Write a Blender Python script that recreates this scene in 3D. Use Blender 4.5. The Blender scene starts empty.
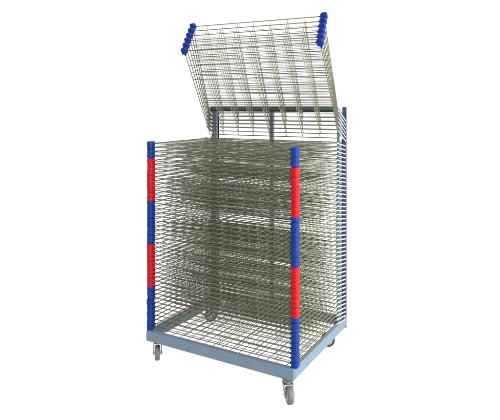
import bpy, bmesh, math, random
from mathutils import Vector, Matrix
random.seed(7)
scene = bpy.context.scene
R = math.radians

# ------------------------------------------------------------------ camera
cam_data = bpy.data.cameras.new("camera")
cam = bpy.data.objects.new("camera", cam_data)
scene.collection.objects.link(cam)
cam.location = (2.0628, -2.4292, 1.3048)
cam.rotation_euler = (R(90), 0, 0.5178)
cam_data.sensor_width = 36
cam_data.lens = 537.67 / 500 * 36
cam_data.shift_y = -(210 - 106.2) / 500
cam_data.clip_start = 0.05
cam_data.clip_end = 2000
scene.camera = cam

# ------------------------------------------------------------------ studio light
world = bpy.data.worlds.new("World")
scene.world = world
world.use_nodes = True
bg = world.node_tree.nodes["Background"]
bg.inputs[0].default_value = (1.0, 1.0, 1.0, 1)
bg.inputs[1].default_value = 1.15

def area(name, loc, target, size, power, col):
    d = bpy.data.lights.new(name, 'AREA')
    d.shape = 'RECTANGLE'; d.size = size[0]; d.size_y = size[1]
    d.energy = power; d.color = col
    o = bpy.data.objects.new(name, d)
    scene.collection.objects.link(o)
    o.location = loc
    o.rotation_euler = (Vector(target) - Vector(loc)).to_track_quat('-Z', 'Y').to_euler()
    return o
area("key_softbox", (5.2, -0.4, 2.2), (0.5, 0.35, 0.5), (2.4, 2.4), 480, (1.0, 0.99, 0.97))

scene.view_settings.view_transform = 'Standard'
scene.view_settings.look = 'None'
scene.view_settings.exposure = 0
scene.view_settings.gamma = 1

# ------------------------------------------------------------------ materials
def mat(name, col, rough=0.5, metal=0.0, vary=0.12, scale=30, bump=0.0, coat=0.0, spec=0.5, wear=None):
    m = bpy.data.materials.new(name)
    m.use_nodes = True
    nt = m.node_tree; N = nt.nodes; L = nt.links
    b = N["Principled BSDF"]
    b.inputs["Roughness"].default_value = rough
    b.inputs["Metallic"].default_value = metal
    b.inputs["Coat Weight"].default_value = coat
    b.inputs["Specular IOR Level"].default_value = spec
    tc = N.new("ShaderNodeTexCoord")
    no = N.new("ShaderNodeTexNoise"); no.inputs["Scale"].default_value = scale
    no.inputs["Detail"].default_value = 5
    L.new(tc.outputs["Object"], no.inputs["Vector"])
    mix = N.new("ShaderNodeMix"); mix.data_type = 'RGBA'
    mix.inputs["A"].default_value = tuple(c * (1 - vary) for c in col) + (1,)
    mix.inputs["B"].default_value = tuple(min(1, c * (1 + vary)) for c in col) + (1,)
    L.new(no.outputs["Fac"], mix.inputs["Factor"])
    out = mix.outputs["Result"]
    if wear:
        # small scuffs and grime spots with a shape of their own
        wn = N.new("ShaderNodeTexNoise"); wn.inputs["Scale"].default_value = 9; wn.inputs["Detail"].default_value = 9
        wn.inputs["Roughness"].default_value = 0.72
        mp = N.new("ShaderNodeMapping"); mp.inputs["Scale"].default_value = (1, 1, 5)
        L.new(tc.outputs["Object"], mp.inputs["Vector"]); L.new(mp.outputs["Vector"], wn.inputs["Vector"])
        ra = N.new("ShaderNodeMapRange"); ra.inputs["From Min"].default_value = 0.62; ra.inputs["From Max"].default_value = 0.72
        ra.inputs["To Max"].default_value = 0.55
        L.new(wn.outputs["Fac"], ra.inputs["Value"])
        m2 = N.new("ShaderNodeMix"); m2.data_type = 'RGBA'
        m2.inputs["B"].default_value = tuple(wear) + (1,)
        L.new(out, m2.inputs["A"]); L.new(ra.outputs["Result"], m2.inputs["Factor"])
        out = m2.outputs["Result"]
    L.new(out, b.inputs["Base Color"])
    mr = N.new("ShaderNodeMapRange")
    mr.inputs["To Min"].default_value = max(0, rough - 0.08)
    mr.inputs["To Max"].default_value = min(1, rough + 0.1)
    L.new(no.outputs["Fac"], mr.inputs["Value"])
    L.new(mr.outputs["Result"], b.inputs["Roughness"])
    if bump:
        bp = N.new("ShaderNodeBump"); bp.inputs["Strength"].default_value = bump
        bp.inputs["Distance"].default_value = 0.001
        L.new(no.outputs["Fac"], bp.inputs["Height"])
        L.new(bp.outputs["Normal"], b.inputs["Normal"])
    return m

# translucent sheet added so world light from below washes out the rack's shadow
M_floor = bpy.data.materials.new("shadowless_sheet")
M_floor.use_nodes = True
nt = M_floor.node_tree
nt.nodes.remove(nt.nodes["Principled BSDF"])
df = nt.nodes.new("ShaderNodeBsdfDiffuse"); df.inputs[0].default_value = (0.98, 0.98, 0.98, 1)
tr = nt.nodes.new("ShaderNodeBsdfTranslucent"); tr.inputs[0].default_value = (0.98, 0.98, 0.98, 1)
mx = nt.nodes.new("ShaderNodeMixShader"); mx.inputs[0].default_value = 0.84
nt.links.new(df.outputs[0], mx.inputs[1]); nt.links.new(tr.outputs[0], mx.inputs[2])
nt.links.new(mx.outputs[0], nt.nodes["Material Output"].inputs["Surface"])
M_paint = mat("blue_grey_enamel", (0.118, 0.175, 0.228), 0.42, vary=0.14, scale=14, bump=0.2, spec=0.45, wear=(0.05, 0.055, 0.06))
M_dark = mat("dark_teal", (0.022, 0.050, 0.056), 0.5, vary=0.2, scale=20, spec=0.15)  # even dark teal of the top bar
M_navy = mat("dark_navy", (0.004, 0.014, 0.034), 0.5, vary=0.2, scale=20, spec=0.12)  # even dark navy, shared by spring posts and the rods added beside springs
M_wire = mat("olive_passivated_wire", (0.118, 0.119, 0.074), 0.34, metal=0.25, vary=0.4, scale=25, spec=0.4)
M_wire_lit = mat("lit_olive_wire", (0.25, 0.245, 0.165), 0.36, vary=0.35, scale=25, spec=0.4)  # wire colour lightened for the light that depth wires catch
M_rod = mat("yellow_green_plated_rod", (0.135, 0.138, 0.082), 0.34, metal=0.25, vary=0.3, scale=14)
M_blue = mat("blue_plastic", (0.004, 0.024, 0.165), 0.45, vary=0.4, scale=28, bump=0.3, spec=0.15)
M_red = mat("red_plastic", (0.36, 0.004, 0.010), 0.45, vary=0.22, scale=28, bump=0.3, spec=0.15)
M_zinc = mat("bright_zinc", (0.66, 0.71, 0.78), 0.3, metal=0.8, vary=0.08, scale=60)
M_fork = mat("caster_steel", (0.24, 0.235, 0.23), 0.33, metal=0.8, vary=0.2, scale=60)
M_tyre = mat("grey_rubber", (0.115, 0.104, 0.096), 0.6, vary=0.2, scale=50, bump=0.3)
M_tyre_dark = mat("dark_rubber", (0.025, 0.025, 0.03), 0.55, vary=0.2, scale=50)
M_hub = mat("pale_plastic_hub", (0.24, 0.27, 0.31), 0.5, vary=0.1, scale=50)

# ------------------------------------------------------------------ mesh helpers
def box(bm, x0, x1, y0, y1, z0, z1, bevel=0.0):
    r = bmesh.ops.create_cube(bm, size=1.0, matrix=Matrix.Translation(((x0+x1)/2, (y0+y1)/2, (z0+z1)/2)) @ Matrix.Diagonal((x1-x0, y1-y0, z1-z0, 1)))
    if bevel:
        edges = list({e for v in r['verts'] for e in v.link_edges})
        bmesh.ops.bevel(bm, geom=edges, offset=bevel, segments=2, affect='EDGES')

def tube(bm, pts, rad, n=6, caps=True, radii=None):
    pts = [Vector(p) for p in pts]
    rings = []
    up0 = None
    for i, p in enumerate(pts):
        if i == 0: t = pts[1] - pts[0]
        elif i == len(pts)-1: t = pts[-1] - pts[-2]
        else: t = pts[i+1] - pts[i-1]
        t.normalize()
        if up0 is None:
            up0 = Vector((0, 0, 1)) if abs(t.z) < 0.9 else Vector((1, 0, 0))
        u = (up0 - t * up0.dot(t)).normalized(); up0 = u
        v = t.cross(u)
        r = radii[i] if radii else rad
        rings.append([bm.verts.new(p + r * (math.cos(2*math.pi*k/n) * u + math.sin(2*math.pi*k/n) * v)) for k in range(n)])
    for a, b in zip(rings, rings[1:]):
        for k in range(n):
            f = bm.faces.new((a[k], a[(k+1) % n], b[(k+1) % n], b[k])); f.smooth = True
    if caps:
        bm.faces.new(rings[0][::-1]); bm.faces.new(rings[-1])

def mesh(name, bm, m):
    bmesh.ops.recalc_face_normals(bm, faces=bm.faces)
    me = bpy.data.meshes.new(name); bm.to_mesh(me); bm.free()
    me.materials.append(m)
    return me

def link(name, me, parent=None, loc=(0, 0, 0), rot=(0, 0, 0)):
    o = bpy.data.objects.new(name, me)
    scene.collection.objects.link(o)
    o.parent = parent; o.location = loc; o.rotation_euler = rot
    return o

# ------------------------------------------------------------------ dimensions
W = 0.930        # shelf width between the cap centres
HY = 0.645       # hinge line
LS = 0.621       # shelf depth, hinge to cap centre
P = 0.025        # pitch of the 50 shelves
FLOOR = -0.173
RAIL = 0.062
X0, X1, Y0, Y1 = -0.015, 0.930, -0.006, 0.776   # base frame outside

# ------------------------------------------------------------------ floor
bm = bmesh.new()
bm.faces.new([bm.verts.new((x, y, FLOOR)) for x, y in ((-600, -600), (600, -600), (600, 600), (-600, 600))])
fl = link("floor", mesh("floor", bm, M_floor)); fl["kind"] = "structure"

# ------------------------------------------------------------------ rack root
rack = bpy.data.objects.new("drying_rack", None)
scene.collection.objects.link(rack)
rack.location = (0, 0, 0)
rack["label"] = "tall wire drying rack on casters with red and blue corner columns and raised top shelves"
rack["category"] = "drying rack"

# base frame: rectangular ring of tube, with a bottom cross rod
bm = bmesh.new()
t = 0.024
box(bm, X0, X1, Y0, Y0 + t, -RAIL, 0, 0.0025)
box(bm, X0, X0 + t, Y0 + t, Y1 - t, -RAIL, -0.001, 0.0025)
box(bm, X1 - t, X1, Y0 + t, Y1 - t, -RAIL, -0.001, 0.0025)
box(bm, X0, X1 - 0.0015, Y1 - t, Y1 - 0.0015, -RAIL + 0.001, 0, 0.0025)
for (wx, wy) in ((X1 - t, Y0 + t), (X0 + t, Y0 + t)):
    tube(bm, [(wx, wy, -0.0004), (wx + (t if wx > 0.5 else -t) * 0.95, wy, -0.0004)], 0.0016, 6)
tube(bm, [(X1 - 0.0004, Y0 + t, -RAIL + 0.003), (X1 - 0.0004, Y0 + t, -0.003)], 0.0016, 6)
base = link("base_frame", mesh("base_frame", bm, M_paint), rack)
mounts = [(0.024, 0.054), (0.889, 0.014), (0.028, 0.668), (0.876, 0.690)]

# wire deck lying in the base frame, a closer mesh than the shelves
bm = bmesh.new()
rnd = random.Random(3)
for j in range(1, 11):
    y = Y0 + 0.01 + (Y1 - Y0 - 0.02) * j / 11 + rnd.gauss(0, 0.001)
    tube(bm, [(X0 + 0.012 + (X1-X0-0.024) * i / 10, y, -0.004 + rnd.gauss(0, 0.0004)) for i in range(11)], 0.0016, 6)
for i in range(1, 17):
    x = X0 + (X1 - X0) * i / 17 + rnd.gauss(0, 0.001)
    tube(bm, [(x, Y0 + 0.012 + (Y1-Y0-0.024) * j / 6, -0.0072) for j in range(7)], 0.0016, 6)
link("base_grid", mesh("base_grid", bm, M_wire), rack)

# uprights
for (xa, xb) in ((-0.002, 0.023), (0.439, 0.464), (0.903, 0.916)):
    bm = bmesh.new()
    box(bm, xa, xb, 0.676, 0.700, 0.0005, 1.268, 0.002)
    # punched hinge holes shown as small raised hinge lugs, one per shelf
    for k in range(50):
        z = P * (k + 0.5)
        box(bm, (xa+xb)/2 - 0.004, (xa+xb)/2 + 0.004, 0.655, 0.6765, z - 0.003, z + 0.003)
    link("upright", mesh("upright", bm, M_paint), rack)

# top bar across the uprights
bm = bmesh.new()
box(bm, -0.024, 0.902, 0.672, 0.704, 1.2685, 1.305, 0.003)
link("top_bar", mesh("top_bar", bm, M_dark), rack)

# side plates beside the outer uprights, and the dark spring posts behind them
for (xa, xb) in ((-0.0085, -0.0045), (0.9165, 0.9205)):
    bm = bmesh.new()
    box(bm, xa, xb, 0.664, 0.7300, 0.0005, 1.098, 0.0008)
    link("side_plate", mesh("side_plate", bm, M_paint), rack)
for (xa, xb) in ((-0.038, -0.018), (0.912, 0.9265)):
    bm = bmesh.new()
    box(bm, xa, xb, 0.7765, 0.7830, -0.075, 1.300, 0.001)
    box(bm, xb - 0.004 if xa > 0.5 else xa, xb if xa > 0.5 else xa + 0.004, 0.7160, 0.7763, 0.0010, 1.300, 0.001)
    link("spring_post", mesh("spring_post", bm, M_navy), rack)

# ------------------------------------------------------------------ shelves
NS, NW = 8, 12      # gaps across the width and across the depth
def shelf_bm(seed, xf=None):
    """wire grid in shelf coordinates: x across, -y to the front, origin on the hinge line"""
    rnd = random.Random(seed)
    bm = bmesh.new()
    sagp = rnd.uniform(0.0004, 0.0012)
    def P3(x, s, n): return (x, -s, n)
    def sag(x, s):
        u = x / W
        return -sagp * 4 * u * (1 - u) * (0.3 + 0.7 * s / LS)
    # wires across the width
    for j in range(NW + 1):
        s = max(0.0, LS - 0.0508 * (NW - j)) if j else 0.0
        r = 0.0028 if j in (0, NW) else (0.0023 if j % 2 == 0 else 0.0011)
        a, b = rnd.gauss(0, 0.0005), rnd.gauss(0, 0.0004)
        ds = rnd.gauss(0, 0.0004) if 0 < j < NW else 0
        pts = []
        for i in range(17):
            x = W * i / 16
            pts.append(P3(x, s + ds, sag(x, s) + a * math.sin(x*6 + seed) + b * math.sin(x*13 + j)))
        tube(bm, pts, r, 6)
    # wires across the depth, below the others
    for i in range(1, NS):
        x = W * i / NS + rnd.gauss(0, 0.0015)
        dx = rnd.gauss(0, 0.001)
        pts = [P3(x + dx * math.sin(q*1.1), LS * q / 8, sag(x, LS*q/8) - 0.0040) for q in range(9)]
        nf = len(bm.faces)
        tube(bm, pts, 0.0021, 6)
        bm.faces.ensure_lookup_table()
        for f in bm.faces[nf:]: f.material_index = 1
    return bm

def rod_bm(x):
    """one stiffer side rod of a shelf"""
    bm = bmesh.new()
    tube(bm, [(x, -LS * q / 8, -0.0005) for q in range(9)], 0.0029, 8)
    return bm

def shelf_mesh(bm):
    me = mesh("shelf", bm, M_wire); me.materials.append(M_wire_lit)
    return me

shelf_meshes = [shelf_mesh(shelf_bm(s)) for s in range(5)]
rod_meshes = [mesh("side_rod", rod_bm(x), M_rod) for x in (0.0, W)]

def cap_mesh(side, m):
    """plastic corner cap; side=+1 has its wire sleeve pointing to +x"""
    bm = bmesh.new()
    hx, hy, r, n = 0.0175, 0.0225, 0.0115, 5
    prof = []
    for (cx, cy, a0) in ((hx-r, hy-r, 0), (-hx+r, hy-r, 90), (-hx+r, -hy+r, 180), (hx-r, -hy+r, 270)):
        for k in range(n + 1):
            a = R(a0 + 90 * k / n)
            prof.append((cx + r*math.cos(a), cy + r*math.sin(a)))
    levels = [(-0.0124, 0.95), (-0.0116, 0.99), (-0.004, 1.0), (0.006, 1.0), (0.0116, 0.985), (0.0124, 0.945)]
    rings = [[bm.verts.new((x*s, y*s, z)) for x, y in prof] for z, s in levels]
    for a, b in zip(rings, rings[1:]):
        for k in range(len(a)):
            f = bm.faces.new((a[k], a[(k+1) % len(a)], b[(k+1) % len(b)], b[k])); f.smooth = True
    bm.faces.new(rings[0][::-1]); bm.faces.new(rings[-1])
    tube(bm, [(side*0.014, 0, 0), (side*0.020, 0, 0), (side*0.031, 0, 0)], 0, 8, radii=[0.0100, 0.0085, 0.0030])
    tube(bm, [(0, 0.017, 0), (0, 0.026, 0), (0, 0.035, 0)], 0, 8, radii=[0.0085, 0.0075, 0.0036])
    return mesh("corner_cap", bm, m)
caps = {(s, c): cap_mesh(s, m) for s in (1, -1) for c, m in (('blue', M_blue), ('red', M_red))}

def spring_mesh(a, b):
    """coil spring with hook ends from a to b"""
    bm = bmesh.new()
    a = Vector(a); b = Vector(b); d = b - a; L = d.length; t = d.normalized()
    u = Vector((1, 0, 0)); v = t.cross(u).normalized()
    pts = [a]
    turns, n, r0 = 24, 7, 0.0039
    s0, s1 = 0.012, L - 0.012
    for k in range(turns * n + 1):
        q = k / (turns * n); ang = 2 * math.pi * k / n
        pts.append(a + t * (s0 + (s1 - s0) * q) + r0 * (math.cos(ang) * u + math.sin(ang) * v))
    pts.append(b)
    tube(bm, pts, 0.0012, 4)
    return mesh("spring", bm, M_zinc)

SA = 0.060                       # spring anchor on the shelf side, from the hinge
END = (0.0, 0.124, -0.032)       # anchor on the spring post, from the hinge
def shade_rod_mesh(a, b, rad=0.0030):  # added dark rod in place of shade on the spring's underside
    """dark rod beside the spring, added as its shaded underside"""
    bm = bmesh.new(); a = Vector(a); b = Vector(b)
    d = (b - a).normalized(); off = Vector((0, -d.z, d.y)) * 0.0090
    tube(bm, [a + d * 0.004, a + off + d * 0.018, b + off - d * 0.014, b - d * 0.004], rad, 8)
    return mesh("shade_rod", bm, M_navy)
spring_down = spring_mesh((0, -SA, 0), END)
shade_rod_down = shade_rod_mesh((0, -SA, 0), END, 0.0017)
XS = {0: -0.0145, 1: 0.9300}

def build_shelf(k):
    z = P * (k + 0.5)
    colour = 'red' if (k // 10) in (1, 3) else 'blue'
    lifted = k >= 44
    rnd = random.Random(100 + k)
    if not lifted:
        tilt = rnd.gauss(0, 0.0011)
        o = link("shelf", shelf_meshes[rnd.randrange(5)], rack, (-0.003, HY + rnd.gauss(0, 0.0008), z + rnd.gauss(0, 0.0004)), (tilt, 0, 0))
        for rm in rod_meshes: link("side_rod", rm, o)
        for i, x in enumerate((0.0, W)):
            s = 1 if i == 0 else -1
            jx, jy = rnd.gauss(0, 0.0007), rnd.gauss(0, 0.0007)
            c = link("corner_cap", caps[(s, colour)], o, (x + jx, -LS + jy, 0), (0, 0, rnd.gauss(0, 0.02)))
            c["label"] = "%s plastic corner cap" % colour
        for i in (0, 1):
            link("spring", spring_down, o, (XS[i], 0, 0))
            link("shade_rod", shade_rod_down, o, (XS[i], 0, 0))
    else:
        q = (k - 44) / 5.0
        tl = R(61.5 + (71.0 - 61.5) * q); tr = R(61.8 + (67.5 - 61.8) * q)
        ang = lambda x: tl + (tr - tl) * min(1, max(0, x / W))
        def bend(bm):
            for v in bm.verts:
                th = ang(v.co.x); s = -v.co.y; n = v.co.z
                v.co.y = -s*math.cos(th) + n*math.sin(th)
                v.co.z = s*math.sin(th) + n*math.cos(th)
            return bm
        o = link("shelf", shelf_mesh(bend(shelf_bm(20 + k))), rack, (-0.003, HY, z))
        o["label"] = "raised wire shelf, tilted up almost upright"
        for x in (0.0, W): link("side_rod", mesh("side_rod", bend(rod_bm(x)), M_rod), o)
        for i, x in enumerate((0.0, W)):
            th = ang(x); s = 1 if i == 0 else -1
            c = link("corner_cap", caps[(s, colour)], o, (x, -LS*math.cos(th), LS*math.sin(th)), (-th, 0, 0))
            c["label"] = "blue plastic corner cap"
            an = (0, -SA*math.cos(th), SA*math.sin(th))
            link("spring", spring_mesh(an, END), o, (XS[i], 0, 0))
            link("shade_rod", shade_rod_mesh(an, END), o, (XS[i], 0, 0))
for k in range(50):
    build_shelf(k)

# ------------------------------------------------------------------ casters
def lathe_x(bm, prof, n=32):
    """revolve (x, r) profile round the x axis"""
    rings = [[bm.verts.new((x, r*math.cos(2*math.pi*k/n), r*math.sin(2*math.pi*k/n))) for k in range(n)] for x, r in prof]
    for a, b in zip(rings, rings[1:]):
        for k in range(n):
            f = bm.faces.new((a[k], a[(k+1) % n], b[(k+1) % n], b[k])); f.smooth = True
    bm.faces.new(rings[0][::-1]); bm.faces.new(rings[-1])

WR = 0.043
TOP = -RAIL - 0.007
AX = FLOOR + WR
def fork_bm():
    """origin under the mounting plate; wheel trails to -y"""
    bm = bmesh.new()
    # swivel head: plate disc, ball race and crown
    def disc(z0, z1, r, cy=0.0):
        bmesh.ops.create_cone(bm, cap_ends=True, segments=28, radius1=r, radius2=r, depth=z1-z0, matrix=Matrix.Translation((0, cy, (z0+z1)/2)))
    disc(TOP - 0.006, TOP, 0.024); disc(TOP - 0.013, TOP - 0.006, 0.020)
    box(bm, -0.0235, 0.0235, -0.024, 0.022, TOP - 0.017, TOP - 0.0135, 0.001)
    for s in (-1, 1):
        x0, x1 = sorted((s*0.0195, s*0.0245))
        # tapering fork leg running down and back to the axle
        prof = [(0.020, TOP-0.014), (-0.022, TOP-0.014), (-0.046, AX-0.004), (-0.038, AX-0.013), (-0.024, AX-0.010), (0.004, TOP-0.034)]
        va = [bm.verts.new((x0, y, z)) for y, z in prof]; vb = [bm.verts.new((x1, y, z)) for y, z in prof]
        bm.faces.new(va); bm.faces.new(vb[::-1])
        for k in range(len(prof)):
            bm.faces.new((va[k], vb[k], vb[(k+1) % 6], va[(k+1) % 6]))
    return bm
def wheel_bm():
    bm = bmesh.new()
    lathe_x(bm, [(-0.0130, 0.029), (-0.0140, 0.038), (-0.0108, 0.0418), (-0.0045, 0.043), (0.0045, 0.043), (0.0108, 0.0418), (0.0140, 0.038), (0.0130, 0.029)])
    return bm
def hub_bm():
    bm = bmesh.new()
    lathe_x(bm, [(-0.0165, 0.009), (-0.0165, 0.011), (-0.0138, 0.013), (-0.0132, 0.030), (0.0132, 0.030), (0.0138, 0.013), (0.0165, 0.011), (0.0165, 0.009)])
    return bm
def axle_bm():
    bm = bmesh.new()
    for x0, x1, r in ((-0.0300, -0.0250, 0.0075), (-0.0249, 0.0249, 0.0035), (0.0250, 0.0300, 0.0075), (0.0302, 0.0330, 0.0040)):
        bmesh.ops.create_cone(bm, cap_ends=True, segments=6 if r > .005 else 12, radius1=r, radius2=r, depth=x1-x0,
                              matrix=Matrix.Translation(((x0+x1)/2, 0, 0)) @ Matrix.Rotation(R(90), 4, 'Y'))
    return bm
fork_me = mesh("fork", fork_bm(), M_fork)
hub_me = mesh("hub", hub_bm(), M_hub)
axle_me = mesh("axle_bolt", axle_bm(), M_zinc)
tyre_me = mesh("wheel", wheel_bm(), M_tyre)
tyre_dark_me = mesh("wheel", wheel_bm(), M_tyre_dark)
headings = [R(36), R(40), R(-50), R(-80)]
bm = bmesh.new(); box(bm, -0.022, 0.030, -0.020, 0.030, -RAIL - 0.006, -RAIL - 0.0005, 0.001)
plate_me = mesh("mounting_plate", bm, M_fork)
for i, (mx, my) in enumerate(mounts):
    c = link("caster", fork_me, rack, (mx, my, 0), (0, 0, headings[i]))
    link("mounting_plate", plate_me, c, (0, 0, 0), (0, 0, -headings[i]))
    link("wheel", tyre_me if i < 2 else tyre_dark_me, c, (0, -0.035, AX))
    link("hub", hub_me, c, (0, -0.035, AX))
    link("axle_bolt", axle_me, c, (0, -0.035, AX))
